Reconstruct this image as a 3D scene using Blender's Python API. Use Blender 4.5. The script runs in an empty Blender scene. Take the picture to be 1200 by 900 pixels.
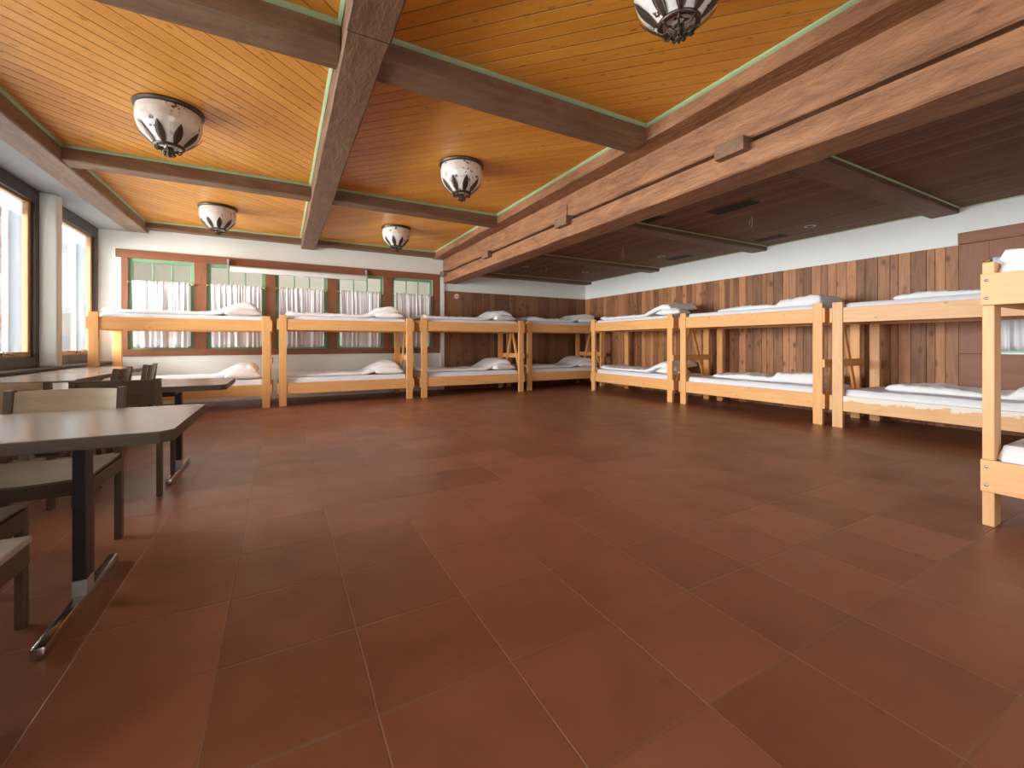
import bpy, bmesh, math, random
from mathutils import Vector, Matrix, noise
PI = math.pi
sc = bpy.context.scene
col = sc.collection
# ------------------------------------------------------------------ camera
FPX, HORIZON = 498.0, 403.0
cam_d = bpy.data.cameras.new('camera'); cam = bpy.data.objects.new('camera', cam_d); col.objects.link(cam)
cam_d.sensor_width = 36; cam_d.sensor_fit = 'HORIZONTAL'; cam_d.lens = FPX / 1200 * 36
cam_d.shift_y = -(450 - HORIZON) / 1200
cam_d.clip_start = .05; cam_d.clip_end = 200
cam.location = (0, 0, 1.05); cam.rotation_euler = (PI / 2, 0, -math.atan(270 / FPX))
sc.camera = cam
# ------------------------------------------------------------------ exposure, world, daylight
sc.view_settings.view_transform = 'Standard'; sc.view_settings.look = 'None'
sc.view_settings.gamma = 1; sc.view_settings.use_curve_mapping = False
sc.view_settings.exposure = 0.22
sc.cycles.use_denoising = True
sc.cycles.max_bounces = 10; sc.cycles.diffuse_bounces = 6; sc.cycles.transparent_max_bounces = 16
sc.cycles.sample_clamp_indirect = 8
W = bpy.data.worlds.new('world'); sc.world = W; W.use_nodes = True
bg = W.node_tree.nodes['Background']; bg.inputs[0].default_value = (.93, .97, 1, 1); bg.inputs[1].default_value = 3.0

def daylight_or_fill(name, loc, rot, sx, sy, power, colour=(1, .97, .93)):
    l = bpy.data.lights.new(name, 'AREA'); l.shape = 'RECTANGLE'; l.size = sx; l.size_y = sy
    l.energy = power; l.color = colour
    o = bpy.data.objects.new(name, l); col.objects.link(o); o.location = loc; o.rotation_euler = rot
    return o
# openings of the window wall (Y from, Y to), from the far end to behind the camera
LEFT_WINDOWS = [(7.75, 9.27), (5.35, 7.36), (2.9, 4.95), (0.45, 2.5), (-2.1, -0.05)]
# daylight off the snow field outside, far end stronger than near the camera
daylight_or_fill('daylight_or_fill', (-6.6, 7.3, 2.1), (0, math.radians(-88), 0), 3.2, 7.0, 2350)
daylight_or_fill('daylight_or_fill', (-6.6, .3, 2.1), (0, math.radians(-88), 0), 3.2, 8, 620)
daylight_or_fill('daylight_or_fill', (7.75, 1.1, 1.6), (0, math.radians(90), 0), 1.2, 1.2, 12)
daylight_or_fill('daylight_or_fill', (1.6, -3.4, 1.75), (math.radians(90), 0, 0), 3.4, 1.6, 34)
daylight_or_fill('daylight_or_fill', (.4, 10.3, 2.9), (math.radians(-60), 0, 0), 5.6, .5, 62)  # added lamp inside the closed-off space, brightens the back panes and curtains

# ------------------------------------------------------------------ materials
def new_mat(name):
    m = bpy.data.materials.new(name); m.use_nodes = True
    return m, m.node_tree, m.node_tree.nodes['Principled BSDF']
class N:
    def __init__(s, nt): s.nt = nt
    def node(s, t, **kw):
        n = s.nt.nodes.new(t)
        for k, v in kw.items(): setattr(n, k, v)
        return n
    def link(s, a, b): s.nt.links.new(a, b)
    def val(s, sock, v):
        if isinstance(v, (int, float)): sock.default_value = v
        elif isinstance(v, (tuple, list)): sock.default_value = v
        else: s.link(v, sock)
    def math(s, op, a, b=0, c=None):
        n = s.node('ShaderNodeMath', operation=op); s.val(n.inputs[0], a); s.val(n.inputs[1], b)
        if c is not None: s.val(n.inputs[2], c)
        return n.outputs[0]
    def coord(s): return s.node('ShaderNodeTexCoord').outputs['Object']
    def mapping(s, vec, scale=(1, 1, 1), rot=(0, 0, 0), loc=(0, 0, 0)):
        n = s.node('ShaderNodeMapping'); s.link(vec, n.inputs['Vector'])
        n.inputs['Scale'].default_value = scale; n.inputs['Rotation'].default_value = rot; n.inputs['Location'].default_value = loc
        return n.outputs[0]
    def noise(s, vec, scale, detail=4, rough=.55, dist=0):
        n = s.node('ShaderNodeTexNoise'); s.link(vec, n.inputs['Vector'])
        n.inputs['Scale'].default_value = scale; n.inputs['Detail'].default_value = detail
        n.inputs['Roughness'].default_value = rough; n.inputs['Distortion'].default_value = dist
        return n.outputs['Fac']
    def ramp(s, fac, stops):
        n = s.node('ShaderNodeValToRGB'); s.link(fac, n.inputs[0]); e = n.color_ramp.elements
        while len(e) < len(stops): e.new(.5)
        for i, (p, c) in enumerate(stops):
            e[i].position = p; e[i].color = (*c, 1) if len(c) == 3 else c
        return n.outputs[0]
    def mix(s, fac, a, b, mode='MIX'):
        n = s.node('ShaderNodeMix', data_type='RGBA', blend_type=mode)
        s.val(n.inputs[0], fac)
        for sock, v in ((n.inputs[6], a), (n.inputs[7], b)):
            if isinstance(v, tuple): sock.default_value = (*v, 1) if len(v) == 3 else v
            else: s.link(v, sock)
        return n.outputs[2]
    def bump(s, h, strength=.3, dist=.01, normal=None):
        n = s.node('ShaderNodeBump'); n.inputs['Strength'].default_value = strength; n.inputs['Distance'].default_value = dist
        s.link(h, n.inputs['Height'])
        if normal is not None: s.link(normal, n.inputs['Normal'])
        return n.outputs[0]
def plain(name, c, rough=.5, metal=0, spec=.5, bump=0, bscale=60):
    m, nt, p = new_mat(name); n = N(nt)
    p.inputs['Roughness'].default_value = rough; p.inputs['Metallic'].default_value = metal
    p.inputs['Specular IOR Level'].default_value = spec
    nz = n.noise(n.coord(), 7, 4)
    cc = n.mix(nz, tuple(v * .93 for v in c), tuple(min(1, v * 1.05) for v in c)); n.link(cc, p.inputs['Base Color'])
    if bump: n.link(n.bump(n.noise(n.coord(), bscale, 3), bump, .004), p.inputs['Normal'])
    return m
AX = {'x': (1, 14, 14), 'y': (14, 1, 14), 'z': (14, 14, 1)}
def wood(name, c1, c2, axis='x', rough=.5, knots=.0, grain=1.0, spec=.4, paint_flake=False, rand_obj=True):
    m, nt, p = new_mat(name); n = N(nt); co = n.coord()
    if rand_obj:
        oi = n.node('ShaderNodeObjectInfo'); v = n.node('ShaderNodeVectorMath', operation='ADD')
        sc_ = n.node('ShaderNodeVectorMath', operation='SCALE'); n.link(oi.outputs['Location'], sc_.inputs[0]); sc_.inputs['Scale'].default_value = 1.37
        n.link(co, v.inputs[0]); n.link(sc_.outputs[0], v.inputs[1]); co = v.outputs[0]
    s = n.mapping(co, AX[axis])
    g = n.noise(s, 2.2 * grain, 6, .6, .6); g2 = n.noise(s, 9 * grain, 3, .5)
    f = n.math('ADD', n.math('MULTIPLY', g, .75), n.math('MULTIPLY', g2, .25))
    c = n.ramp(f, [(.3, c2), (.7, c1)])
    if knots:
        sk = n.mapping(co, {'x': (1, 2, 2), 'y': (2, 1, 2), 'z': (2, 2, 1)}[axis])
        vo = n.node('ShaderNodeTexVoronoi'); n.link(sk, vo.inputs['Vector']); vo.inputs['Scale'].default_value = 4.2
        k = n.ramp(vo.outputs['Distance'], [(.03, (1, 1, 1)), (.10, (0, 0, 0))])
        c = n.mix(n.math('MULTIPLY', k, knots), c, tuple(v * .35 for v in c2))
    n.link(c, p.inputs['Base Color'])
    if paint_flake:
        z = n.node('ShaderNodeSeparateXYZ'); n.link(co, z.inputs[0])
        nf = n.noise(n.mapping(co, (5, 5, 9)), 1.3, 5, .7)
        f = n.math('ADD', nf, n.math('MULTIPLY', n.math('SUBTRACT', z.outputs[2], .325), 5.5))
        fm = n.ramp(f, [(.56, (0, 0, 0)), (.58, (1, 1, 1))])
        n.link(n.mix(fm, c, (.80, .74, .66)), p.inputs['Base Color'])
    p.inputs['Roughness'].default_value = rough; p.inputs['Specular IOR Level'].default_value = spec
    n.link(n.bump(f if not paint_flake else g, .12, .004), p.inputs['Normal'])
    return m
PINE = {a: wood('pine_' + a, (.87, .48, .19), (.72, .34, .115), a, .45, .65) for a in 'xyz'}
PINE_PALE = {a: wood('pine_pale_' + a, (.82, .49, .25), (.70, .37, .16), a, .45, .65) for a in 'xyz'}
PINE_FLAKE = wood('pine_flaking_white_paint', (.82, .49, .25), (.70, .37, .16), 'x', .5, .6, paint_flake=True)
CHAIRW = {a: wood('chair_wood_' + a, (.12, .08, .055), (.07, .045, .03), a, .35, 0, 1.2, .4) for a in 'xyz'}
CHAIRBACK_LIT = wood('chair_veneer_lit', (.48, .36, .225), (.36, .255, .15), 'x', .28, 0, 1.2, .7)  # backrest colour paled to stand for window light reflected on it
SEATW = wood('chair_seat_veneer', (.19, .145, .10), (.12, .088, .058), 'x', .3, 0, 1.2, .5)
TABLEW = wood('table_laminate', (.24, .19, .16), (.14, .11, .09), 'x', .22, 0, .9, .6)
TABLEEDGE = wood('table_edge', (.13, .10, .08), (.07, .055, .045), 'x', .45, 0, 1, .3)
CASING = {a: wood('casing_wood_' + a, (.30, .115, .055), (.19, .07, .034), a, .5, .25, .8) for a in 'xyz'}
DARKFRAME = {a: wood('dark_window_wood_' + a, (.075, .055, .045), (.045, .035, .03), a, .4) for a in 'xyz'}
TAN = wood('tan_casement_wood', (.50, .30, .15), (.40, .22, .11), 'z', .4)

def hewn(name, c1, c2, axis, strength=.9, dark=.55):
    m, nt, p = new_mat(name); n = N(nt); co = n.coord()
    st = {'x': (.8, 2.2, 2.2), 'y': (2.2, .8, 2.2), 'z': (2.2, 2.2, .8)}[axis]
    s = n.mapping(co, st)
    a = n.noise(s, 3.2, 6, .6, 1.1); b = n.noise(n.mapping(co, tuple(v * 5 for v in st)), 2.1, 4, .6, .8)
    c = n.noise(n.mapping(co, AX[axis]), 1.5, 4)
    f = n.math('ADD', n.math('MULTIPLY', a, .5), n.math('MULTIPLY', c, .5))
    colr = n.ramp(f, [(.34, c2), (.62, c1)])
    vo = n.node('ShaderNodeTexVoronoi'); n.link(s, vo.inputs['Vector']); vo.inputs['Scale'].default_value = 2.3
    k = n.ramp(vo.outputs['Distance'], [(.02, (1, 1, 1)), (.09, (0, 0, 0))])
    colr = n.mix(n.math('MULTIPLY', k, dark), colr, tuple(v * .4 for v in c2))
    n.link(colr, p.inputs['Base Color']); p.inputs['Roughness'].default_value = .55; p.inputs['Specular IOR Level'].default_value = .35
    h = n.math('ADD', n.math('MULTIPLY', b, .6), a)
    n.link(n.bump(h, strength, .02), p.inputs['Normal'])
    return m
BEAM = {a: hewn('hewn_beam_' + a, (.235, .132, .078), (.14, .074, .041), a, .45, .3) for a in 'xy'}
BIGBEAM = hewn('hewn_girder', (.37, .175, .085), (.17, .074, .036), 'y', .9)
BEAMDARK = hewn('hewn_beam_dark', (.20, .10, .065), (.12, .058, .038), 'x', .5)
WINBEAM = hewn('hewn_window_beam', (.30, .20, .145), (.20, .125, .085), 'y', .4)

def boards(name, angle, width, c1, c2, rough=.35, groove=.75, knots=.7, spec=.4, gw=.055):
    """tongue-and-groove boards running in direction `angle` of the XY plane"""
    m, nt, p = new_mat(name); n = N(nt); co = n.coord()
    r = n.mapping(co, rot=(0, 0, -angle))
    s = n.node('ShaderNodeSeparateXYZ'); n.link(r, s.inputs[0])
    u = n.math('DIVIDE', s.outputs[1], width); idx = n.math('FLOOR', u); fr = n.math('FRACT', u)
    wn = n.node('ShaderNodeTexWhiteNoise', noise_dimensions='1D'); n.link(idx, wn.inputs['W'])
    # grain, shifted board by board
    sh = n.node('ShaderNodeCombineXYZ'); n.link(n.math('MULTIPLY', wn.outputs[0], 37), sh.inputs[0])
    ad = n.node('ShaderNodeVectorMath', operation='ADD'); n.link(r, ad.inputs[0]); n.link(sh.outputs[0], ad.inputs[1])
    g = n.noise(n.mapping(ad.outputs[0], (1, 13, 1)), 2, 6, .6, .8)
    f = n.math('ADD', n.math('MULTIPLY', g, .75), n.math('MULTIPLY', wn.outputs[0], .32))
    c = n.ramp(f, [(.3, c2), (.75, c1)])
    vo = n.node('ShaderNodeTexVoronoi'); n.link(n.mapping(ad.outputs[0], (1, 2.0, 1)), vo.inputs['Vector']); vo.inputs['Scale'].default_value = 5.5
    k = n.ramp(vo.outputs['Distance'], [(.05, (1, 1, 1)), (.17, (0, 0, 0))])
    c = n.mix(n.math('MULTIPLY', k, knots), c, tuple(v * .4 for v in c2))
    e = n.math('MINIMUM', fr, n.math('SUBTRACT', 1, fr))
    gm = n.ramp(e, [(0, (0, 0, 0)), (gw, (1, 1, 1))])
    ln = n.ramp(e, [(0, (1, 1, 1)), (gw * .35, (0, 0, 0))])
    c = n.mix(n.math('MULTIPLY', ln, groove), c, tuple(v * .25 for v in c2))
    n.link(c, p.inputs['Base Color'])
    b = n.bump(gm, 1, .012); n.link(n.bump(g, .06, .003, b), p.inputs['Normal'])
    p.inputs['Roughness'].default_value = rough; p.inputs['Specular IOR Level'].default_value = spec
    return m
CEIL_L = boards('orange_boards_left', math.radians(43), .118, (.87, .40, .072), (.70, .28, .042))
CEIL_R = boards('orange_boards_right', math.radians(-45), .118, (.90, .43, .062), (.72, .285, .030), groove=.25)
CEIL_LOW = boards('dark_ceiling_boards', math.radians(90), .095, (.25, .115, .062), (.13, .057, .032), .6, .7, .3, .2)

def panel_mat(name, c1, c2):
    m, nt, p = new_mat(name); n = N(nt); co = n.coord()
    at = n.node('ShaderNodeAttribute', attribute_name='rnd')
    sh = n.node('ShaderNodeCombineXYZ'); n.link(n.math('MULTIPLY', at.outputs['Fac'], 31), sh.inputs[2])
    ad = n.node('ShaderNodeVectorMath', operation='ADD'); n.link(co, ad.inputs[0]); n.link(sh.outputs[0], ad.inputs[1])
    g = n.noise(n.mapping(ad.outputs[0], (9, 9, 1)), 1.6, 6, .6, 1.4)
    f = n.math('ADD', n.math('MULTIPLY', g, .7), n.math('MULTIPLY', at.outputs['Fac'], .40))
    c = n.ramp(f, [(.3, c2), (.78, c1)])
    vo = n.node('ShaderNodeTexVoronoi'); n.link(n.mapping(ad.outputs[0], (2, 2, 1.1)), vo.inputs['Vector']); vo.inputs['Scale'].default_value = 3.6
    k = n.ramp(vo.outputs['Distance'], [(.07, (1, 1, 1)), (.26, (0, 0, 0))])
    c = n.mix(n.math('MULTIPLY', k, .8), c, tuple(v * .4 for v in c2))
    n.link(c, p.inputs['Base Color']); p.inputs['Roughness'].default_value = .5; p.inputs['Specular IOR Level'].default_value = .35
    n.link(n.bump(g, .15, .004), p.inputs['Normal'])
    return m
PANEL = panel_mat('panelling_wood_lit', (.52, .235, .105), (.17, .070, .032))
PANEL_SHADED = panel_mat('panelling_wood_shaded', (.28, .13, .062), (.14, .06, .03))  # same panelling in a darker colour, the back wall's shade painted in

def plaster(name, c):
    m, nt, p = new_mat(name); n = N(nt); co = n.coord()
    a = n.noise(co, 1.4, 3); n.link(n.mix(a, tuple(v * .95 for v in c), c), p.inputs['Base Color'])
    p.inputs['Roughness'].default_value = .9; p.inputs['Specular IOR Level'].default_value = .2
    n.link(n.bump(n.noise(co, 45, 4), .15, .005), p.inputs['Normal'])
    return m
PLASTER = plaster('white_plaster', (.80, .81, .77)); PLASTER_COOL = plaster('cool_white_plaster', (.80, .83, .83))

def floor_mat():
    m, nt, p = new_mat('terracotta_tiles'); n = N(nt); co = n.coord()
    wob = n.noise(co, 2.2, 3)
    TX, TY = .4255, .4205
    s = n.node('ShaderNodeSeparateXYZ'); n.link(co, s.inputs[0])
    wx = n.math('MULTIPLY', n.math('SUBTRACT', wob, .5), .012)
    u = n.math('DIVIDE', n.math('ADD', n.math('SUBTRACT', s.outputs[0], .24 - 20 * TX), wx), TX)
    v = n.math('DIVIDE', n.math('ADD', n.math('SUBTRACT', s.outputs[1], 1.237 - 20 * TY), wx), TY)
    iu, iv, fu, fv = n.math('FLOOR', u), n.math('FLOOR', v), n.math('FRACT', u), n.math('FRACT', v)
    cx = n.node('ShaderNodeCombineXYZ'); n.link(iu, cx.inputs[0]); n.link(iv, cx.inputs[1])
    wn = n.node('ShaderNodeTexWhiteNoise', noise_dimensions='2D'); n.link(cx.outputs[0], wn.inputs['Vector'])
    rnd = wn.outputs['Value']; sp = n.node('ShaderNodeSeparateColor'); n.link(wn.outputs['Color'], sp.inputs[0])
    stain = n.noise(co, 2.6, 6, .6, .6); fine = n.noise(co, 30, 4)
    # shift the cloudiness tile by tile
    off = n.node('ShaderNodeVectorMath', operation='SCALE'); n.link(wn.outputs['Color'], off.inputs[0]); off.inputs['Scale'].default_value = 9
    ad = n.node('ShaderNodeVectorMath', operation='ADD'); n.link(co, ad.inputs[0]); n.link(off.outputs[0], ad.inputs[1])
    cloud = n.noise(ad.outputs[0], 3.2, 4, .5, .4)
    f = n.math('ADD', n.math('MULTIPLY', rnd, .28), n.math('ADD', n.math('MULTIPLY', cloud, .38), n.math('MULTIPLY', stain, .42)))
    c = n.ramp(f, [(.22, (.170, .059, .028)), (.50, (.250, .092, .044)), (.80, (.325, .128, .066))])
    c = n.mix(n.math('MULTIPLY', sp.outputs[1], .14), c, (.27, .11, .065))
    spots = n.ramp(n.noise(co, 11, 2, .4), [(.70, (0, 0, 0)), (.76, (1, 1, 1))])
    c = n.mix(n.math('MULTIPLY', spots, .25), c, (.09, .028, .016))
    eu = n.math('MULTIPLY', n.math('MINIMUM', fu, n.math('SUBTRACT', 1, fu)), TX)
    ev = n.math('MULTIPLY', n.math('MINIMUM', fv, n.math('SUBTRACT', 1, fv)), TY)
    # joints differ in width and dirt: those along the room are fresher
    gu = n.ramp(eu, [(.0016, (1, 1, 1)), (.0034, (0, 0, 0))]); gv = n.ramp(ev, [(.0022, (1, 1, 1)), (.0052, (0, 0, 0))])
    ju = n.math('MULTIPLY', gu, n.math('MULTIPLY_ADD', n.noise(co, 5, 4, .7), 1.5, -.15))
    jv = n.math('MULTIPLY', gv, n.math('MULTIPLY_ADD', n.noise(co, 1.3, 3, .6), 2.2, -.62))
    nu = n.node('ShaderNodeClamp'); n.link(ju, nu.inputs[0]); nv = n.node('ShaderNodeClamp'); n.link(jv, nv.inputs[0])
    c = n.mix(nv.outputs[0], c, (.20, .125, .095)); c = n.mix(nu.outputs[0], c, (.34, .22, .175))
    n.link(c, p.inputs['Base Color'])
    n.link(n.math('MULTIPLY_ADD', n.noise(co, 4, 4), .26, .25), p.inputs['Roughness']); p.inputs['Specular IOR Level'].default_value = .52
    h = n.math('SUBTRACT', n.math('MULTIPLY', rnd, .5), n.math('MAXIMUM', gu, gv))
    b = n.bump(h, .7, .0025); n.link(n.bump(n.math('ADD', n.math('MULTIPLY', fine, .3), stain), .10, .02, b), p.inputs['Normal'])
    return m
FLOOR = floor_mat()
GREEN = plain('sage_green_trim', (.34, .46, .25), .45); GREENW = plain('green_sash_paint', (.19, .34, .20), .4)
CHROME = plain('chrome', (.55, .53, .50), .22, 1); BLACK = plain('black_metal', (.022, .02, .022), .38)
IRON = plain('dark_wrought_metal', (.10, .075, .06), .38, .7); BRASS = plain('brass', (.75, .55, .20), .3, 1)
WHITEP = plain('white_paint', (.80, .81, .80), .4); GREYP = plain('grey_metal', (.42, .41, .40), .4, .3)
REVEAL = plain('bluish_grey_reveal', (.42, .47, .54), .6); VOID = plain('dark_vent_slot', (.008, .007, .006), .8)
RED = plain('red_sign', (.62, .04, .03), .4); SNOW = plain('snow', (.86, .87, .9), .8)
SCREW = plain('screw_head', (.75, .74, .70), .3, .8); CABLE = plain('cable_sheath', (.42, .36, .30), .5)
REDHOUSE = boards('red_cladding', 0, .15, (.50, .14, .11), (.40, .10, .08), .7, .4, 0)
BEIGE = plaster('beige_render', (.72, .62, .55)); BLIND = None

def glass_mat():
    m = bpy.data.materials.new('window_glass'); m.use_nodes = True; nt = m.node_tree; nt.nodes.clear(); n = N(nt)
    o = n.node('ShaderNodeOutputMaterial'); t = n.node('ShaderNodeBsdfTransparent'); g = n.node('ShaderNodeBsdfGlossy')
    t.inputs[0].default_value = (.95, .97, .97, 1); g.inputs['Roughness'].default_value = .02
    mx = n.node('ShaderNodeMixShader'); fr = n.node('ShaderNodeFresnel'); fr.inputs[0].default_value = 1.45
    n.link(n.math('MULTIPLY', fr.outputs[0], .8), mx.inputs[0]); n.link(t.outputs[0], mx.inputs[1]); n.link(g.outputs[0], mx.inputs[2]); n.link(mx.outputs[0], o.inputs[0])
    return m
GLASS = glass_mat()
def cloth(name, c, trans=.0, scale=9, strength=.3):
    m, nt, p = new_mat(name); n = N(nt); co = n.coord()
    oi = n.node('ShaderNodeObjectInfo'); ad = n.node('ShaderNodeVectorMath', operation='ADD'); n.link(co, ad.inputs[0]); n.link(oi.outputs['Location'], ad.inputs[1]); co = ad.outputs[0]
    p.inputs['Base Color'].default_value = (*c, 1); p.inputs['Roughness'].default_value = .85; p.inputs['Specular IOR Level'].default_value = .15
    w = n.noise(co, scale, 5, .6, 1.3)
    n.link(n.bump(w, strength, .02), p.inputs['Normal'])
    if trans:
        o = nt.nodes['Material Output']; t = n.node('ShaderNodeBsdfTranslucent'); t.inputs[0].default_value = (*c, 1)
        mx = n.node('ShaderNodeMixShader'); mx.inputs[0].default_value = trans
        n.link(p.outputs[0], mx.inputs[1]); n.link(t.outputs[0], mx.inputs[2]); n.link(mx.outputs[0], o.inputs[0])
    return m
SHEET = cloth('white_fitted_sheet', (.80, .80, .86), 0, 7, .25); DUVET = cloth('white_duvet_cotton', (.86, .86, .88), 0, 8, .45)
PILLOWC = cloth('off_white_pillow_cotton', (.87, .85, .82), 0, 10, .4); CURTAIN = cloth('white_curtain_cotton', (.84, .84, .88), .14, 20, .1)
def bowl_mat():
    m, nt, p = new_mat('mottled_lamp_glass'); n = N(nt); co = n.coord()
    oi = n.node('ShaderNodeObjectInfo'); ad = n.node('ShaderNodeVectorMath', operation='ADD'); n.link(co, ad.inputs[0]); n.link(oi.outputs['Location'], ad.inputs[1]); co2 = ad.outputs[0]
    base = n.ramp(n.noise(co2, 9, 4), [(.3, (.66, .61, .58)), (.6, (.84, .82, .80))])
    k = n.ramp(n.noise(co2, 24, 3, .6), [(.60, (0, 0, 0)), (.63, (1, 1, 1))])
    k2 = n.math('MULTIPLY', k, n.ramp(n.noise(co2, 2.5, 1), [(.50, (0, 0, 0)), (.56, (1, 1, 1))]))
    n.link(n.mix(k2, base, (.10, .05, .045)), p.inputs['Base Color'])
    p.inputs['Roughness'].default_value = .12; p.inputs['Coat Weight'].default_value = .3; p.inputs['Coat Roughness'].default_value = .05
    return m
BOWL = bowl_mat(); BLIND = cloth('white_roller_blind', (.9, .9, .9), .6, 4, .02)

# ------------------------------------------------------------------ mesh helpers
class MB:
    def __init__(s): s.bm = bmesh.new(); s.rnd = None
    def box(s, x0, x1, y0, y1, z0, z1, bev=0, mat=None, seg=2):
        r = bmesh.ops.create_cube(s.bm, size=1)
        vs = r['verts']; cx, cy, cz = (x0 + x1) / 2, (y0 + y1) / 2, (z0 + z1) / 2
        for v in vs: v.co = Vector((cx + v.co.x * (x1 - x0), cy + v.co.y * (y1 - y0), cz + v.co.z * (z1 - z0)))
        if mat is not None:
            for v in vs: v.co = mat @ v.co
        if bev:
            es = list({e for v in vs for e in v.link_edges})
            bmesh.ops.bevel(s.bm, geom=es, offset=bev, segments=seg, affect='EDGES', profile=.5, clamp_overlap=True)
        return s
    def bar(s, a, b, w, h, bev=0, up=(0, 0, 1)):
        a, b = Vector(a), Vector(b); d = b - a; L = d.length; d.normalize()
        up = Vector(up); sd = d.cross(up)
        if sd.length < 1e-4: sd = d.cross(Vector((1, 0, 0)))
        sd.normalize(); u = sd.cross(d)
        M = Matrix((( d.x, sd.x, u.x, a.x), (d.y, sd.y, u.y, a.y), (d.z, sd.z, u.z, a.z), (0, 0, 0, 1)))
        return s.box(0, L, -w / 2, w / 2, -h / 2, h / 2, bev, M)
    def cyl(s, a, b, r0, r1=None, n=20):
        a, b = Vector(a), Vector(b); r1 = r0 if r1 is None else r1; d = (b - a).normalized()
        t = d.orthogonal().normalized(); q = d.cross(t); rings = []
        for p, r in ((a, r0), (b, r1)):
            rings.append([s.bm.verts.new(p + r * (math.cos(2 * PI * i / n) * t + math.sin(2 * PI * i / n) * q)) for i in range(n)])
        for i in range(n): s.bm.faces.new((rings[0][i], rings[0][(i + 1) % n], rings[1][(i + 1) % n], rings[1][i]))
        s.bm.faces.new(rings[0][::-1]); s.bm.faces.new(rings[1]); return s
    def tube(s, pts, r, n=8):
        pts = [Vector(p) for p in pts]; rings = []
        for i, p in enumerate(pts):
            d = (pts[min(i + 1, len(pts) - 1)] - pts[max(i - 1, 0)]).normalized(); t = d.cross(Vector((.13, .27, .95))).normalized(); q = d.cross(t)
            rings.append([s.bm.verts.new(p + r * (math.cos(2 * PI * k / n) * t + math.sin(2 * PI * k / n) * q)) for k in range(n)])
        for a, b in zip(rings, rings[1:]):
            for k in range(n): s.bm.faces.new((a[k], a[(k + 1) % n], b[(k + 1) % n], b[k]))
        s.bm.faces.new(rings[0][::-1]); s.bm.faces.new(rings[-1]); return s
    def lathe(s, prof, n=40, centre=(0, 0, 0)):
        c = Vector(centre); rings = []
        for r, z in prof:
            rings.append([s.bm.verts.new(c + Vector((r * math.cos(2 * PI * k / n), r * math.sin(2 * PI * k / n), z))) for k in range(n)] if r > 1e-5 else [s.bm.verts.new(c + Vector((0, 0, z)))])
        for a, b in zip(rings, rings[1:]):
            for k in range(n):
                q = [a[k % len(a)], a[(k + 1) % len(a)], b[(k + 1) % len(b)], b[k % len(b)]]
                q = list(dict.fromkeys(q))
                if len(q) > 2: s.bm.faces.new(q)
        return s
    def ellipsoid(s, c, rx, ry, rz, n=16):
        M = Matrix.Translation(c) @ Matrix.Diagonal((rx, ry, rz, 1))
        bmesh.ops.create_uvsphere(s.bm, u_segments=n, v_segments=n // 2, radius=1, matrix=M); return s
    def build(s, name, mat, parent=None, smooth=False, props=None):
        bmesh.ops.recalc_face_normals(s.bm, faces=s.bm.faces[:])
        me = bpy.data.meshes.new(name); s.bm.to_mesh(me); s.bm.free()
        me.materials.append(mat)
        if smooth:
            for p in me.polygons: p.use_smooth = True
            if smooth == 'auto':
                me.set_sharp_from_angle(angle=math.radians(38))
        o = bpy.data.objects.new(name, me); col.objects.link(o); o.parent = parent
        for k, v in (props or {}).items(): o[k] = v
        return o
def tag(o, label, cat, group=None, kind=None):
    o['label'] = label; o['category'] = cat
    if group: o['group'] = group
    if kind: o['kind'] = kind
    return o
def empty(name, loc=(0, 0, 0), rz=0, parent=None):
    o = bpy.data.objects.new(name, None); col.objects.link(o); o.location = loc; o.rotation_euler = (0, 0, rz); o.parent = parent
    o.empty_display_size = .1; return o
def struct(o): o['kind'] = 'structure'; return o
def copy_tree(o, parent=None):
    kids = list(o.children)
    c = o.copy(); col.objects.link(c); c.parent = parent
    for k in kids: copy_tree(k, c)
    return c

# ------------------------------------------------------------------ room shell
XL, XR, YB, YF = -2.72, 7.40, 9.38, -3.0
Z_CEIL, Z_LOW, Z_SOFF = 3.12, 2.743, 2.945
XG = 3.30                      # the girder that parts the two ceilings
struct(MB().box(-2.95, 7.7, YF - .3, 9.7, -.12, 0).build('floor', FLOOR))
# left wall, pieces around the window openings
WZ0, WZ1 = .80, 2.90
b = MB(); ys = sorted(LEFT_WINDOWS); cur = YF
for a, c in ys:
    b.box(XL - .15, XL, cur, a - .14, 0, 3.2); cur = c + .11 if c > 9 else c + .11
    b.box(XL - .15, XL, a - .14, c + .11, 0, WZ0 - .06); b.box(XL - .15, XL, a - .14, c + .11, WZ1 + .045, 3.2)
b.box(XL - .15, XL, cur, YB + .2, 0, 3.2)
struct(b.build('wall_left', PLASTER))
# piers between the windows, standing proud of the wall
b = MB(); pier_edges = [(7.45, 7.61)] + [(y1 + .12, y2 - .14) for (_, y1), (y2, _) in zip(ys[:-1], ys[1:]) if y2 < 7]
for a, c in pier_edges: b.box(XL, -2.49, a, c, .76, Z_SOFF, .025, seg=4)
struct(b.build('wall_left_pier', PLASTER, smooth='auto')).name = 'trim_1'
# back wall
BW = [(-2.27, -1.37), (-1.185, -.275), (-.10, .81), (1.0, 1.925), (2.105, 3.02)]
BZ0, BZ1 = .955, 2.50
b = MB(); cur = XL - .15
for a, c in BW:
    b.box(cur, a, YB, YB + .2, 0, 3.2); b.box(a, c, YB, YB + .2, 0, BZ0); b.box(a, c, YB, YB + .2, BZ1, 3.2); cur = c
b.box(cur, XR + .2, YB, YB + .2, 0, 3.2)
struct(b.build('wall_back', PLASTER))
# right wall with a curtained window near the camera
RW = (.62, 1.73); RZ0, RZ1 = .95, 2.06
b = MB(); b.box(XR, XR + .2, RW[1], YB, 0, 3.2); b.box(XR, XR + .2, YF, RW[0], 0, 3.2)
b.box(XR, XR + .2, RW[0], RW[1], 0, RZ0); b.box(XR, XR + .2, RW[0], RW[1], RZ1, 3.2)
struct(b.build('wall_right', PLASTER_COOL))
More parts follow.
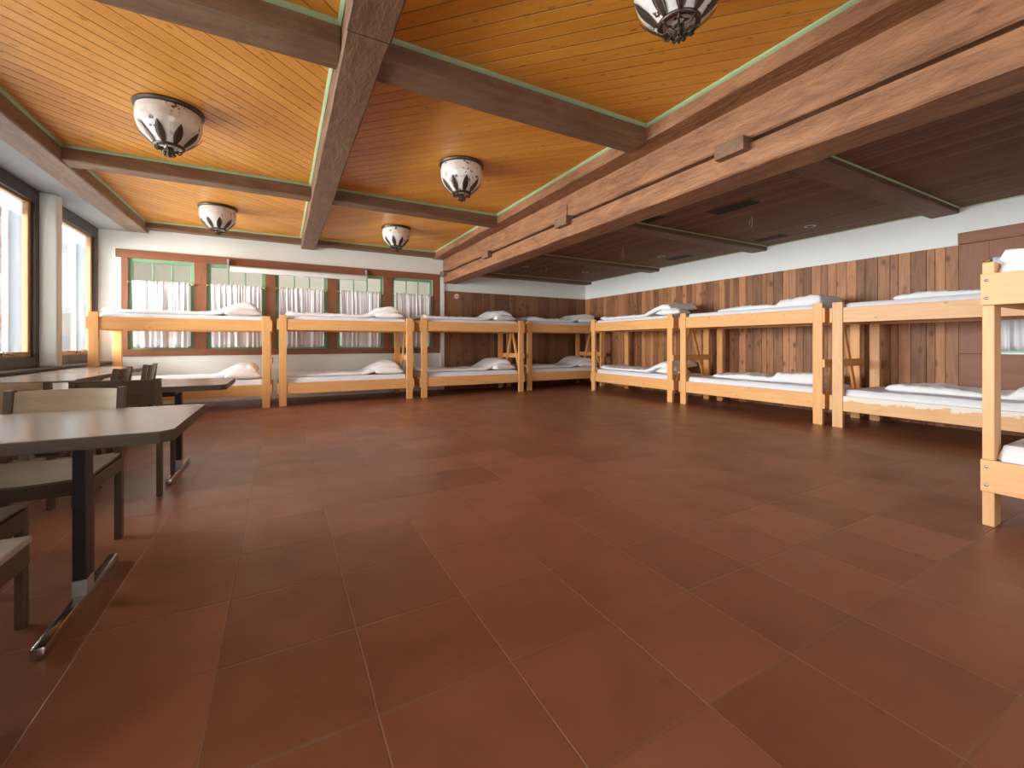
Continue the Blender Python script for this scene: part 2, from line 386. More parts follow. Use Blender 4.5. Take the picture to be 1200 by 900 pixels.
# wall behind the camera with a wide window
b = MB(); b.box(XL - .15, 0, YF - .2, YF, 0, 3.2); b.box(3.3, XR + .2, YF - .2, YF, 0, 3.2); b.box(0, 3.3, YF - .2, YF, 0, .9); b.box(0, 3.3, YF - .2, YF, 2.5, 3.2)
struct(b.build('wall_front', PLASTER))
# ceilings: orange boards laid diagonally left and right of the long beam, dark boards beyond the girder
struct(MB().box(-2.2, .45, YF, YB, Z_CEIL, 3.2).build('ceiling', CEIL_L))
struct(MB().box(.45, XG + .2, YF, YB, Z_CEIL, 3.2).build('ceiling', CEIL_R))
struct(MB().box(XG + .1, XR, YF, YB, Z_LOW, 3.12).build('ceiling', CEIL_LOW))
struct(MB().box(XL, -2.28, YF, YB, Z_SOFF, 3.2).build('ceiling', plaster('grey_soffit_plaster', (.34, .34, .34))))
# cover over everything so no sky leaks in
struct(MB().box(XL - .15, XR + .2, YF - .2, YB + .2, 3.2, 3.3).build('ceiling', PLASTER))

# ------------------------------------------------------------------ beams and trims
tn = [1]
def trim(mb, m, smooth=False):
    tn[0] += 1; o = struct(mb.build('trim_%d' % tn[0], m, smooth=smooth)); return o
def rough_beam(x0, x1, y0, y1, z0, z1, m, axis, seed=0, step=.18, amp=.006):
    """a hand-hewn beam: a box subdivided along its length with slightly wavering arrises"""
    bm = bmesh.new(); L0, L1 = (x0, x1) if axis == 'x' else (y0, y1); n = max(2, int((L1 - L0) / step)); rings = []
    A, B = ((y0, y1) if axis == 'x' else (x0, x1)); c = .012
    prof = [(A + c, z0), (B - c, z0), (B, z0 + c), (B, z1), (A, z1), (A, z0 + c)]
    for i in range(n + 1):
        t = L0 + (L1 - L0) * i / n; ring = []
        for j, (u, z) in enumerate(prof):
            q = noise.noise_vector(Vector((t * 2.7, j * 3.1 + seed * 7.7, seed)))
            du, dz = (q.x * amp, q.y * amp) if z < z1 else (0, 0)
            ring.append(bm.verts.new((t, u + du, z + dz) if axis == 'x' else (u + du, t, z + dz)))
        rings.append(ring)
    for r0, r1 in zip(rings, rings[1:]):
        for j in range(6): bm.faces.new((r0[j], r0[(j + 1) % 6], r1[(j + 1) % 6], r1[j]))
    bm.faces.new(rings[0]); bm.faces.new(rings[-1][::-1])
    mb = MB(); mb.bm.free(); mb.bm = bm
    return trim(mb, m)
LB0, LB1 = .335, .605
CB = [(-3.0, -.0), (2.93, 3.20), (6.10, 6.32), (9.19, 9.38)]
CB[0] = (-.12, .1)
rough_beam(LB0, LB1, YF, 2.707, 2.93, Z_CEIL, BEAM['y'], 'y', 1)
rough_beam(LB0 + .004, LB1 - .006, 2.713, YB, 2.93, Z_CEIL, BEAM['y'], 'y', 2)
for i, (a, c) in enumerate(CB):
    z = 2.96 if i < 3 else 3.0
    rough_beam(-2.01, LB0 - .002, a, c, z, Z_CEIL, BEAM['x'], 'x', 3 + i)
    rough_beam(LB1 + .002, 3.04, a, c, z, Z_CEIL, BEAM['x'], 'x', 8 + i)
# beam over the windows
rough_beam(-2.30, -2.01, YF, YB, 2.945, Z_CEIL + .08, WINBEAM, 'y', 20, amp=.004)
# girder: upper plate, middle beam, lower beam
rough_beam(3.035, XG + .3, YF, YB, 2.98, Z_CEIL, BIGBEAM, 'y', 30)
rough_beam(3.275, 3.60, YF, YB, 2.688, 2.98, BIGBEAM, 'y', 31)
trim(MB().box(3.37, 3.57, YF, YB, 2.60, 2.70), BEAMDARK)
rough_beam(3.27, 3.60, YF, YB, 2.445, 2.645, BIGBEAM, 'y', 32)
gird = bpy.data.objects['trim_%d' % tn[0]]
for a, c in [(2.07, 2.33), (4.44, 4.70), (6.78, 7.04), (9.10, 9.36), (-.3, -.04)]:
    MB().box(3.19, 3.33, a, c, 2.585, 2.70, .006).build('peg', BEAM['x'], gird)
# scarf joint seam above the second peg
trim(MB().box(3.264, 3.275, 4.52, 4.53, 2.68, 2.86), BEAMDARK)
# beams under the low ceiling
for i, (a, c) in enumerate([(-.4, -.13), (1.99, 2.26), (4.37, 4.64), (6.76, 7.04), (9.12, 9.38)]):
    rough_beam(3.60, XR, a, c, 2.668, Z_LOW, BEAMDARK, 'x', 40 + i)
# green cove trims round every ceiling bay
def cove(x0, x1, y0, y1, z, s=.022, m=GREEN):
    b = MB()
    for (a, c, nx, ny) in (((x0, y0), (x1, y0), 0, 1), ((x0, y1), (x1, y1), 0, -1), ((x0, y0), (x0, y1), 1, 0), ((x1, y0), (x1, y1), -1, 0)):
        bm = b.bm; rings = []
        for p in (a, c):
            ring = [bm.verts.new((p[0] + nx * du * s, p[1] + ny * du * s, z - dz * s)) for du, dz in ((0, 0), (1, 0), (.92, .45), (.6, .8), (.35, 1), (0, 1.2))]
            rings.append(ring)
        for j in range(6): bm.faces.new((rings[0][j], rings[0][(j + 1) % 6], rings[1][(j + 1) % 6], rings[1][j]))
        bm.faces.new(rings[0]); bm.faces.new(rings[1])
    return trim(b, m)
for (a, c) in [(.1, 2.93), (3.20, 6.10), (6.32, 9.19)]:
    cove(-2.01, LB0, a, c, Z_CEIL); cove(LB1, 3.035, a, c, Z_CEIL)
for (a, c) in [(-.13, 1.99), (2.26, 4.37), (4.64, 6.76), (7.04, 9.12)]: cove(3.60, XR, a, c, Z_LOW, .011)

# ------------------------------------------------------------------ wall panelling
def panelling(x0, x1, y, z0, z1, m, seed, axis):
    random.seed(seed); b = MB(); bm = b.bm; lay = bm.faces.layers.float.new('rnd'); t = x0
    while t < x1 - .01:
        w = random.uniform(.085, .165); e = min(t + w, x1)
        if x1 - e < .05: e = x1
        n0 = len(bm.faces); r = random.random(); before = set(bm.faces)
        if axis == 'x': b.box(t + .0018, e - .0018, y - .020, y, z0, z1, .003, seg=1)
        else: b.box(y - .020, y, t + .0018, e - .0018, z0, z1, .003, seg=1)
        for f in bm.faces:
            if f not in before: f[lay] = r
        t = e
    return trim(b, m)
panelling(3.30, XR - .02, YB, 0, 2.275, PANEL_SHADED, 5, 'x'); panelling(1.99, YB - .02, XR, 0, 2.275, PANEL, 9, 'y')
# narrow white pilaster between window casing and panelling
trim(MB().box(3.205, 3.295, YB - .04, YB, 0, 2.62, .004), PLASTER)
# wooden casing round the five back windows
b = MB(); fy0 = YB - .03
b.box(-2.43, 3.19, fy0, YB, BZ1, 2.64, .004); b.box(-2.36, 3.19, fy0, YB, .845, BZ0, .004)
trim(b, CASING['x'])
b = MB(); edges = [-2.36] + [v for w in BW for v in w] + [3.19]
for a, c in zip(edges[::2], edges[1::2]): b.box(a, c, fy0 + .002, YB, BZ0, BZ1, .004)
trim(b, CASING['z'])
# casing of the right hand window
b = MB(); b.box(XR - .06, XR, .3, 1.99, 2.275, 2.415, .006); b.box(XR - .03, XR, .3, 1.988, RZ0 - .45, RZ0 - .02, .004); trim(b, CASING['y'])
b = MB(); b.box(XR - .03, XR, RW[1], 1.988, RZ0 - .02, 2.275, .004); b.box(XR - .03, XR, .3, RW[0], RZ0 - .02, 2.275, .004); b.box(XR - .028, XR, RW[0], RW[1], RZ1, 2.275)
trim(b, CASING['z'])
b = MB(); b.box(XR - .03, XR, .3, 1.988, 0, RZ0 - .45, .003); trim(b, CASING['z'])
# window sill board along the left wall
trim(MB().box(XL - .02, -2.44, YF, YB, .725, .765, .01), DARKFRAME['y'])

# ------------------------------------------------------------------ windows
wn = [0]
def window_root(loc):
    wn[0] += 1; return struct(empty('window_%d' % wn[0], loc))
def sash_window(width, z0, z1, loc, rz):
    """green sash with three small panes above a transom and three tall panes below, local x across, y into the wall"""
    r = window_root(loc); r.rotation_euler = (0, 0, rz); w = width / 2; h = z1 - z0; f = .055
    b = MB(); b.box(-w, -w + f, 0, .05, 0, h, .004); b.box(w - f, w, 0, .05, 0, h, .004); b.box(-w + f, w - f, 0, .05, 0, f, .004); b.box(-w + f, w - f, 0, .05, h - f, h, .004)
    b.build('sash', GREENW, r)
    zt = h - .40; g = MB().box(-w + f, w - f, .008, .045, zt - .012, zt + .012, .003)
    for i in (1, 2): x = -w + f + (2 * w - 2 * f) * i / 3; g.box(x - .011, x + .011, .008, .045, f, h - f, .003)
    g.build('glazing_bar', GREENW, r)
    MB().box(-w + f - .01, w - f + .01, .024, .028, f - .01, h - f + .01).build('pane', GLASS, r)
    return r
for a, c in BW: sash_window(c - a, BZ0, BZ1, ((a + c) / 2, YB + .012, BZ0), 0)
sash_window(RW[1] - RW[0], RZ0, RZ1, (XR + .012, (RW[0] + RW[1]) / 2, RZ0), -PI / 2)
for a, c in LEFT_WINDOWS:
    r = window_root((XL, (a + c) / 2, WZ0)); w = (c - a) / 2; h = WZ1 - WZ0; j0, j1 = .14, .11
    b = MB(); b.box(-.03, .07, -w - j0, -w, -.06, h + .045, .006); b.box(-.03, .07, w, w + j1, -.06, h + .045, .006)
    b.box(-.03, .07, -w, w, -.06, .09, .006); b.box(-.03, .075, -w, w, h - .12, h + .045, .006); b.build('outer_frame', DARKFRAME['z'], r)
    b = MB(); f = .065; z0, z1 = .09, h - .12
    b.box(-.02, .03, -w, -w + f, z0, z1, .006); b.box(-.02, .03, w - f, w, z0, z1, .006); b.box(-.02, .03, -w + f, w - f, z0, z0 + f, .006); b.box(-.02, .03, -w + f, w - f, z1 - f * .4, z1, .006)
    b.build('casement', TAN, r)
    MB().box(-.002, .004, -w + f - .01, w - f + .01, z0 + f - .01, z1 - .02).build('pane', GLASS, r)
    b = MB(); b.box(-.145, -.03, w - .005, w + .03, .03, h); b.box(-.145, -.03, -w - .03, -w + .005, .03, h); b.build('reveal', REVEAL, r)
    b = MB(); b.box(-.20, -.15, w - .035, w + .03, .03, h, .004); b.box(-.20, -.15, -w - .03, -w + .035, .03, h, .004); b.build('outer_sash', WHITEP, r)
    MB().box(-.040, -.034, -w + .01, w - .01, h - .30, h - .10).build('blind', BLIND, r)
    b = MB(); yh = w - .62; b.box(.03, .045, yh - .012, yh + .012, z0 + .02, z0 + .08, .003); b.tube([(.045, yh, z0 + .05), (.075, yh, z0 + .05), (.08, yh + .03, z0 + .045), (.08, yh + .11, z0 + .03)], .008)
    b.build('handle', CHROME, r, True)
r = window_root((1.65, YF - .05, .9)); b = MB()
for x in (-1.65, -.57, .51, 1.59): b.box(x, x + .06, -.05, .05, 0, 1.6, .004)
b.box(-1.65, 1.65, -.05, .05, 0, .06, .004); b.box(-1.65, 1.65, -.05, .05, 1.54, 1.6, .004); b.build('sash', TAN, r); MB().box(-1.6, 1.6, -.004, .004, .05, 1.55).build('pane', GLASS, r)

# ------------------------------------------------------------------ outside
o = MB().box(-40, 40, -40, 60, -1.3, -1.0).build('snow_ground', SNOW); tag(o, 'white snowy ground outside the windows', 'ground', kind='stuff')
o = empty('red_house', (-5.9, 15.8, -1.0), math.radians(22)); tag(o, 'red clad house seen through the left edge window', 'house')
MB().box(-7, 0, 0, 5, 0, 6).build('wall', REDHOUSE, o)
MB().box(-7.3, .3, -.4, 5.3, 6, 6.25).build('roof', SNOW, o)
MB().box(-.2, .02, -.05, .1, 0, 6, .01).build('corner_board', WHITEP, o)
o = empty('beige_house', (-6.4, 27, -1.0)); tag(o, 'pale beige house seen through the window beside the bunk', 'house')
MB().box(-3.6, 2.4, -1, 4, 0, 3.4).build('wall', BEIGE, o); MB().box(-3.9, 2.7, -1.3, 4.3, 3.4, 3.7).build('roof', SNOW, o)
b = MB(); b.box(-2.8, -1.9, -1.06, -.98, 1.2, 2.4, .01); b.build('window', REVEAL, o)
# added plain wall a little behind the back windows, sets the tone in their panes
struct(MB().box(-2.9, 3.6, 11.3, 11.5, -.98, 3.4).build('backdrop_wall', plaster('backdrop_plaster', (.82, .76, .70))))
struct(MB().box(-2.9, 3.6, 9.6, 11.3, 3.3, 3.4).build('ceiling', PLASTER))  # added roof, keeps sky light off the wall behind the panes
struct(MB().box(-2.9, -2.8, 9.59, 11.29, -.98, 3.29).build('light_blocker_left', PLASTER)); struct(MB().box(3.5, 3.6, 9.59, 11.29, -.98, 3.29).build('light_blocker_right', PLASTER))  # added side walls, shut out daylight from both ends

# ------------------------------------------------------------------ curtains
def curtain(x0, x1, zt, zb, yloc, place, seed, label):
    """half curtain on a brass rod; local x across, -y to the room"""
    root = empty('cafe_curtain', place[:3], place[3]); tag(root, label, 'curtain', 'white half curtains on brass rods')
    random.seed(seed); n = 150; m = 14; bm = bmesh.new(); ph = random.random() * 9; L = x1 - x0
    th = .0025; grids = []
    for side in (-1, 1):
        g = []
        for j in range(m + 1):
            v = j / m; row = []; z = zt + .025 - (zt + .025 - zb) * v
            for i in range(n + 1):
                u = i / n; x = x0 + .01 + (L - .02) * u; s = x * 2 * PI
                f = math.sin(s * 9 + ph + 2.6 * math.sin(s * 2.1 + ph)) * (.75 + .5 * math.sin(s * 3.7 + seed)) + .5 * math.sin(s * 23 + 2 * ph) * (1 - v)
                a = (.006 + .016 * min(1, v * 2.2)); y = f * a * (1 + .3 * math.sin(s * 1.3 + seed))
                if j == 1: y *= .5
                sx = x + (.006 * math.sin(s * 3 + seed)) * v - (u - .5) * .03 * v
                row.append(bm.verts.new((sx, -.043 + y + side * th, z + .004 * math.sin(s * 13 + ph) * (1 if j in (0, m) else 0))))
            g.append(row)
        grids.append(g)
    for g in grids:
        for j in range(m):
            for i in range(n): bm.faces.new((g[j][i], g[j][i + 1], g[j + 1][i + 1], g[j + 1][i]))
    a, c = grids
    for i in range(n):
        bm.faces.new((a[0][i], a[0][i + 1], c[0][i + 1], c[0][i])); bm.faces.new((a[m][i], a[m][i + 1], c[m][i + 1], c[m][i]))
    for j in range(m):
        bm.faces.new((a[j][0], a[j + 1][0], c[j + 1][0], c[j][0])); bm.faces.new((a[j][n], a[j + 1][n], c[j + 1][n], c[j][n]))
    mb = MB(); mb.bm.free(); mb.bm = bm; mb.build('curtain_cloth', CURTAIN, root, True)
    rod = MB().cyl((x0 - .03, -.035, zt), (x1 + .03, -.035, zt), .0045).build('curtain_rod', BRASS, root, True)
    for x in (x0 - .038, x1 + .038): MB().ellipsoid((x, -.035, zt), .016, .016, .016).build('finial', BRASS, rod, True)
    for x in (x0 - .02, x1 + .02): MB().box(x - .006, x + .006, -.035, 0, zt - .006, zt + .006).build('rod_bracket', BRASS, root)
for k, ((a, c), lb) in enumerate(zip(BW, [
        'leftmost white half curtain, on the green sash beside the corner', 'white half curtain second from the left, under the left end of the projection screen',
        'white half curtain of the middle back window, under the centre of the projection screen', 'white half curtain fourth from the left, under the right end of the projection screen',
        'rightmost white half curtain of the back wall, next to the narrow white pilaster'])):
    w = (c - a) / 2
    curtain(-w + .055, w - .055, 2.095 + .01 * k, .985, 0, ((a + c) / 2, fy0 + (0 if k else 0), 0, 0), k + 1, lb)
curtain(-.53, .53, 2.035, .98, 0, (XR - .03, (RW[0] + RW[1]) / 2, 0, -PI / 2), 11, 'white half curtain on the right wall window behind the bunk with flaking paint')

# ------------------------------------------------------------------ rolled projection screen on the back casing
o = empty('projection_screen', (.36, 9.27, 2.42)); tag(o, 'long white rolled-up projection screen case mounted across the back windows', 'projection screen')
MB().box(-1.20, 1.19, -.035, .035, -.05, .04, .012, seg=3).build('case', WHITEP, o, 'auto')
MB().box(-1.18, 1.17, -.015, .055, .04, .062, .004).build('hanging_rail', GREYP, o)
for x in (-1.215, 1.205): MB().box(x - .018, x + .018, -.04, .04, -.055, .045, .006).build('end_cap', GREYP, o)
for x in (-1.215, 1.205):
    b = MB(); b.box(x - .012, x + .012, .0, .075, .04, .16, .003); b.box(x - .02, x + .02, .04, .078, .12, .18, .003); b.build('bracket', GREYP, o)
MB().box(-.05, .03, -.03, -.01, -.07, -.045, .005).build('pull_handle', WHITEP, o)
# ------------------------------------------------------------------ no-smoking sign
def ring(r0, r1, y0, y1, n=40):
    b = MB(); bm = b.bm; R = []
    for r, y in ((r0, y0), (r1, y0), (r1, y1), (r0, y1)):
        R.append([bm.verts.new((r * math.cos(2 * PI * k / n), y, r * math.sin(2 * PI * k / n))) for k in range(n)])
    for q in range(4):
        for k in range(n): bm.faces.new((R[q][k], R[q][(k + 1) % n], R[(q + 1) % 4][(k + 1) % n], R[(q + 1) % 4][k]))
    return b
o = empty('no_smoking_sign', (3.60, YB - .022, 2.165)); tag(o, 'round white no smoking sign with red ring on the shaded panelling', 'sign')
MB().cyl((0, 0, 0), (0, -.004, 0), .074, n=40).build('plate', WHITEP, o)
ring(.058, .074, -.004, -.007).build('ring', RED, o); b = MB(); b.bar((-.045, -.0065, .045), (.045, -.0065, -.045), .003, .012, up=(0, 1, 0)); b.build('slash', RED, o)
b = MB(); b.box(-.04, .025, -.006, -.004, -.009, .005); b.box(.03, .036, -.006, -.004, -.009, .005); b.box(.03, .033, -.006, -.004, .01, .028); b.build('cigarette', BLACK, o)

# ------------------------------------------------------------------ ceiling lamps
def bowl_r(z):      # z below the mounting ring
    P = [(0, .232), (-.05, .238), (-.11, .236), (-.165, .221), (-.21, .196), (-.25, .160), (-.29, .116), (-.33, .062)]
    for (za, ra), (zb, rb) in zip(P, P[1:]):
        if z >= zb:
            t = (za - z) / (za - zb); return ra + (rb - ra) * t
    return .06
def make_lamp():
    r = empty('ceiling_lamp')
    MB().lathe([(0, 0), (.25, 0), (.256, -.012), (.25, -.028), (.236, -.036), (.22, -.036), (0, -.03)], 56).build('mounting_ring', IRON, r, 'auto')
    MB().lathe([(bowl_r(-.01 * k) - 0, -.034 - .01 * k) for k in range(31)] + [(0, -.335)], 56).build('glass_bowl', BOWL, r, True)
    for k in range(9):
        bm = bmesh.new(); th0 = 2 * PI * (k + .5) / 9; L = []
        for s in (0, 1):
            rows = []
            for j in range(11):
                t = j / 10; z = -.300 + .140 * t; w = .034 * math.sin(PI * min(1, t * .93 + .07)) ** .8 * (1 - .25 * t) + .001; row = []
                for q in (-1, -.5, 0, .5, 1):
                    rr = bowl_r(z) + .010 + .004 * s - .004 * abs(q) * s + .004 * t ** 3
                    an = th0 + q * w / max(rr, .05); row.append(bm.verts.new((rr * math.cos(an), rr * math.sin(an), z - .034)))
                rows.append(row)
            L.append(rows)
        for rows in L:
            for j in range(10):
                for q in range(4): bm.faces.new((rows[j][q], rows[j][q + 1], rows[j + 1][q + 1], rows[j + 1][q]))
        for j in range(10):
            for q in (0, 4): bm.faces.new((L[0][j][q], L[0][j + 1][q], L[1][j + 1][q], L[1][j][q]))
        for j in (0, 10):
            for q in range(4): bm.faces.new((L[0][j][q], L[0][j][q + 1], L[1][j][q + 1], L[1][j][q]))
        mb = MB(); mb.bm.free(); mb.bm = bm; mb.build('leaf', IRON, r, True)
    MB().lathe([(.088, -.322), (.108, -.318), (.114, -.328), (.108, -.342), (.09, -.345), (.084, -.335), (.088, -.322)], 48).build('leaf_ring', IRON, r, True)
    b = MB()
    for k in range(8):
        a = 2 * PI * k / 8; c, s = math.cos(a), math.sin(a)
        b.tube([(c * .10, s * .10, -.335), (c * .105, s * .105, -.352), (c * .085, s * .085, -.368), (c * .055, s * .055, -.36), (c * .03, s * .03, -.385), (c * .045, s * .045, -.402), (c * .03, s * .03, -.412)], .0065, 6)
    b.build('scroll_basket', IRON, r, True)
    MB().lathe([(0, -.335), (.028, -.34), (.03, -.37), (.016, -.385), (.026, -.40), (.018, -.418), (0, -.424)], 20).build('finial', IRON, r, True)
    return r
lamp0 = make_lamp()
for i, (x, y, lb) in enumerate([
        (-.87, 4.74, 'large mottled white bowl lamp on the left ceiling bay, spotted with brown flecks'),
        (-.85, 7.80, 'white bowl lamp on the far left ceiling bay above the curtained windows'),
        (1.83, 4.60, 'mottled white bowl lamp with metal leaves in the middle of the right orange bay'),
        (1.80, 7.66, 'smallest looking white bowl lamp, on the far right orange bay near the back wall'),
        (1.90, 1.60, 'white bowl lamp with metal leaves cut off by the top edge of the photo')]):
    o = lamp0 if i == 0 else copy_tree(lamp0); o.location = (x, y, Z_CEIL); o.rotation_euler = (0, 0, .37 * i)
    tag(o, lb, 'ceiling lamp', 'bowl lamps under the orange ceiling')

# ------------------------------------------------------------------ slots, spots and cable ends in the low ceiling
for i, (x, y, w, l, lb) in enumerate([(4.92, 3.32, .22, .56, 'larger dark vent slot in the low ceiling near the girder'), (6.86, 4.0, .22, .46, 'dark vent slot in the low ceiling close to the white right wall'),
        (4.40, 4.16, .2, .34, 'dark vent slot in the low ceiling just behind the girder'), (6.84, 5.75, .22, .5, 'far dark vent slot in the low ceiling near the right wall')]):
    o = empty('ceiling_vent', (x, y, Z_LOW)); tag(o, lb, 'vent', 'dark slots in the low ceiling')
    MB().box(-w / 2, w / 2, -l / 2, l / 2, -.004, .0).build('slot', VOID, o)
    b = MB(); b.box(-w / 2 - .012, -w / 2, -l / 2 - .012, l / 2 + .012, -.007, 0, .002); b.box(w / 2, w / 2 + .012, -l / 2 - .012, l / 2 + .012, -.007, 0, .002); b.box(-w / 2, w / 2, -l / 2 - .012, -l / 2, -.007, 0, .002); b.box(-w / 2, w / 2, l / 2, l / 2 + .012, -.007, 0, .002); b.build('frame', BEAMDARK, o)
for (x, y, lb) in [(6.68, 3.33, 'round recessed spotlight ring in the low ceiling between the two beams nearest the camera'), (6.45, 5.85, 'round recessed spotlight ring beside the far vent slot'), (6.3, 8.0, 'recessed spotlight ring nearest the far corner, right of two'), (4.7, 8.05, 'recessed spotlight ring near the back wall behind the girder')]:
    o = empty('recessed_spotlight', (x, y, Z_LOW)); tag(o, lb, 'spotlight', 'recessed spots in the low ceiling')
    MB().lathe([(.075, 0), (.075, -.006), (.06, -.01), (.045, -.004), (.045, 0)], 32).build('rim', GREYP, o, True); MB().lathe([(.046, -.003), (0, -.0025)], 32).build('lens', VOID, o)
for (x, y, lb, s) in [(5.45, 3.42, 'nearest bare cable ends dangling from the low ceiling', 1), (5.35, 5.72, 'bare cable ends dangling from the middle bay of the low ceiling', 2), (5.2, 7.95, 'farthest bare cable end dangling near the back wall', 3)]:
    o = empty('cable_ends', (x, y, Z_LOW)); tag(o, lb, 'cable', 'loose cables under the low ceiling')
    for k in (range(2) if s < 3 else range(1)):
        d = (k - .5) * .05; MB().tube([(d * .2, 0, 0), (d * .6, .0, -.04), (d * 1.2, .01, -.09), (d * .9, .015, -.13 - .02 * k)], .0042, 6).build('wire', CABLE if k else GREYP, o, True)

# ------------------------------------------------------------------ bunk beds
def make_bunk(P, lower_mat=None, screws=False):
    """local x along the bed with the braced head end at +x, front at -y"""
    L, D, H = 2.26, 1.04, 1.56; px, py = .115, .05; r = empty('bunk_bed')
    for sx in (-1, 1):
        for sy in (-1, 1):
            x = sx * (L / 2 - px / 2); y = sy * (D / 2 - py / 2)
            MB().box(x - px / 2, x + px / 2, y - py / 2, y + py / 2, 0, H, .005).build('post', P['z'], r)
    for z0, z1, m in ((.208, .395, lower_mat or P['x']), (1.305, 1.49, P['x'])):
        for sy in (-1, 1):
            y = sy * (D / 2 - py / 2 - .004); MB().box(-L / 2 + px, L / 2 - px, y - .018, y + .018, z0, z1, .004).build('side_rail', m if sy < 0 else P['x'], r)
        for sx in (-1, 1):
            xa = sx * (L / 2 + .0145); e = MB().box(xa - .0145, xa + .0145, -D / 2, D / 2, z0, z1, .003).build('end_rail', P['y'], r)
            if sx < 0 and screws:
                b = MB()
                for yy in (-D / 2 + .025, D / 2 - .025):
                    for zz in (z0 + .04, z1 - .04): b.cyl((xa - .012, yy, zz), (xa - .019, yy, zz), .0085, n=12)
                b.build('screw', SCREW, e, True)
        b = MB()
        for k in range(11): x = -L / 2 + .17 + k * (L - .34) / 10; b.box(x - .04, x + .04, -D / 2 + .048, D / 2 - .048, z0 + .085, z0 + .103)
        b.box(-L / 2 + px, L / 2 - px, -D / 2 + .05, -D / 2 + .08, z0 + .045, z0 + .085); b.box(-L / 2 + px, L / 2 - px, D / 2 - .08, D / 2 - .05, z0 + .045, z0 + .085)
        b.build('slatted_base', P['y'], r)
    xe = L / 2 + .0145
    MB().box(xe - .0145, xe + .0145, -D / 2, D / 2, .735, .835, .003).build('middle_rail', P['y'], r)
    xb = L / 2 - .012
    for s in (-1, 1): MB().bar((xb, s * .03, 1.31), (xb, s * .42, .235), .022, .062, .003, up=(0, s * 1.0, .36)).build('brace', P['z'], r)
    return r
BD = 1.04
bunk0 = make_bunk(PINE); bunk7 = make_bunk(PINE_PALE, PINE_FLAKE); bunk8 = make_bunk(PINE_PALE, screws=True)
# start and end of each bed along its length, front plane, height factor, direction
# name, label tail for bedding
BEDS = [
 dict(x=(-2.387, -.165), f=8.06, h=.965, row='B', lb='leftmost pine bunk bed, standing in the window corner behind the tables', who='the leftmost bunk bed'),
 dict(x=(-.038, 2.215), f=8.08, h=.985, row='B', lb='second pine bunk bed from the left along the curtained back wall', who='the second bunk bed from the left'),
 dict(x=(2.395, 4.69), f=8.11, h=1.0, row='B', lb='pine bunk bed standing below the round no smoking sign', who='the bunk bed below the no smoking sign'),
 dict(x=(4.86, 7.08), f=8.22, h=1.01, row='B', lb='pine bunk bed filling the far corner, last one along the back wall', who='the bunk bed in the far corner'),
 dict(x=(7.583, 5.325), f=6.15, h=1.02, row='R', lb='farthest pine bunk bed of the right wall row, next to the corner one', who='the farthest right wall bunk bed'),
 dict(x=(5.152, 2.92), f=6.15, h=1.015, row='R', lb='middle pine bunk bed of the right wall row', who='the middle right wall bunk bed'),
 dict(x=(2.81, .55), f=6.15, h=1.01, row='R', lb='pale pine bunk bed with white paint flaking off its lower rail', who='the bunk bed with flaking paint'),
 dict(x=(3.58, 5.84), f=-.17, h=.975, row='B', lb='nearest pale pine bunk bed, cut off by the right edge of the photo', who='the nearest bunk bed'),
]
def bed_frame(bd):
    a, c = bd['x']
    if bd['row'] == 'B': return Vector(((a + c) / 2, bd['f'] + BD / 2, 0)), 0.0
    return Vector((bd['f'] + BD / 2, (a + c) / 2, 0)), -PI / 2
for i, bd in enumerate(BEDS):
    src = bunk7 if i == 6 else bunk8 if i == 7 else bunk0
    o = src if i in (0, 6, 7) else copy_tree(src)
    loc, rz = bed_frame(bd); o.location = loc; o.rotation_euler = (0, 0, rz)
    o.scale = (abs(bd['x'][1] - bd['x'][0]) / 2.26, 1, bd['h']); tag(o, bd['lb'], 'bunk bed', 'pine bunk beds along the walls')

def cushion(name, mat, L0, L1, D0, D1, top, bot, nx=64, ny=30, parent=None):
    """closed soft body over the rectangle; top(u,v) and bot(u,v) give local heights"""
    bm = bmesh.new(); T, B = [], []
    for j in range(ny + 1):
        rt, rb = [], []
        for i in range(nx + 1):
            u, v = i / nx, j / ny; x = L0 + (L1 - L0) * u; y = D0 + (D1 - D0) * v
            q = noise.noise_vector(Vector((x * 3.1, y * 3.1, top(.31, .42) * 17))) * .008
            eg = (abs(u - .5) > .499 or abs(v - .5) > .499)
            rt.append(bm.verts.new((x + q.x, y + q.y, top(u, v)))); rb.append(rt[-1] if eg else bm.verts.new((x + q.x, y + q.y, bot(u, v))))
        T.append(rt); B.append(rb)
    for j in range(ny):
        for i in range(nx):
            bm.faces.new((T[j][i], T[j][i + 1], T[j + 1][i + 1], T[j + 1][i]))
            q = list(dict.fromkeys((B[j][i], B[j + 1][i], B[j + 1][i + 1], B[j][i + 1])))
            if len(q) > 2 and not (len(q) == 4 and all(v in T[j] + T[j + 1] for v in q)): bm.faces.new(q)
    bmesh.ops.remove_doubles(bm, verts=bm.verts[:], dist=1e-5)
    mb = MB(); mb.bm.free(); mb.bm = bm
    return mb.build(name, mat, parent, True)
def edgef(u, k): return (1 - abs(2 * u - 1) ** k) ** (1 / 2.2) if abs(2 * u - 1) < 1 else 0
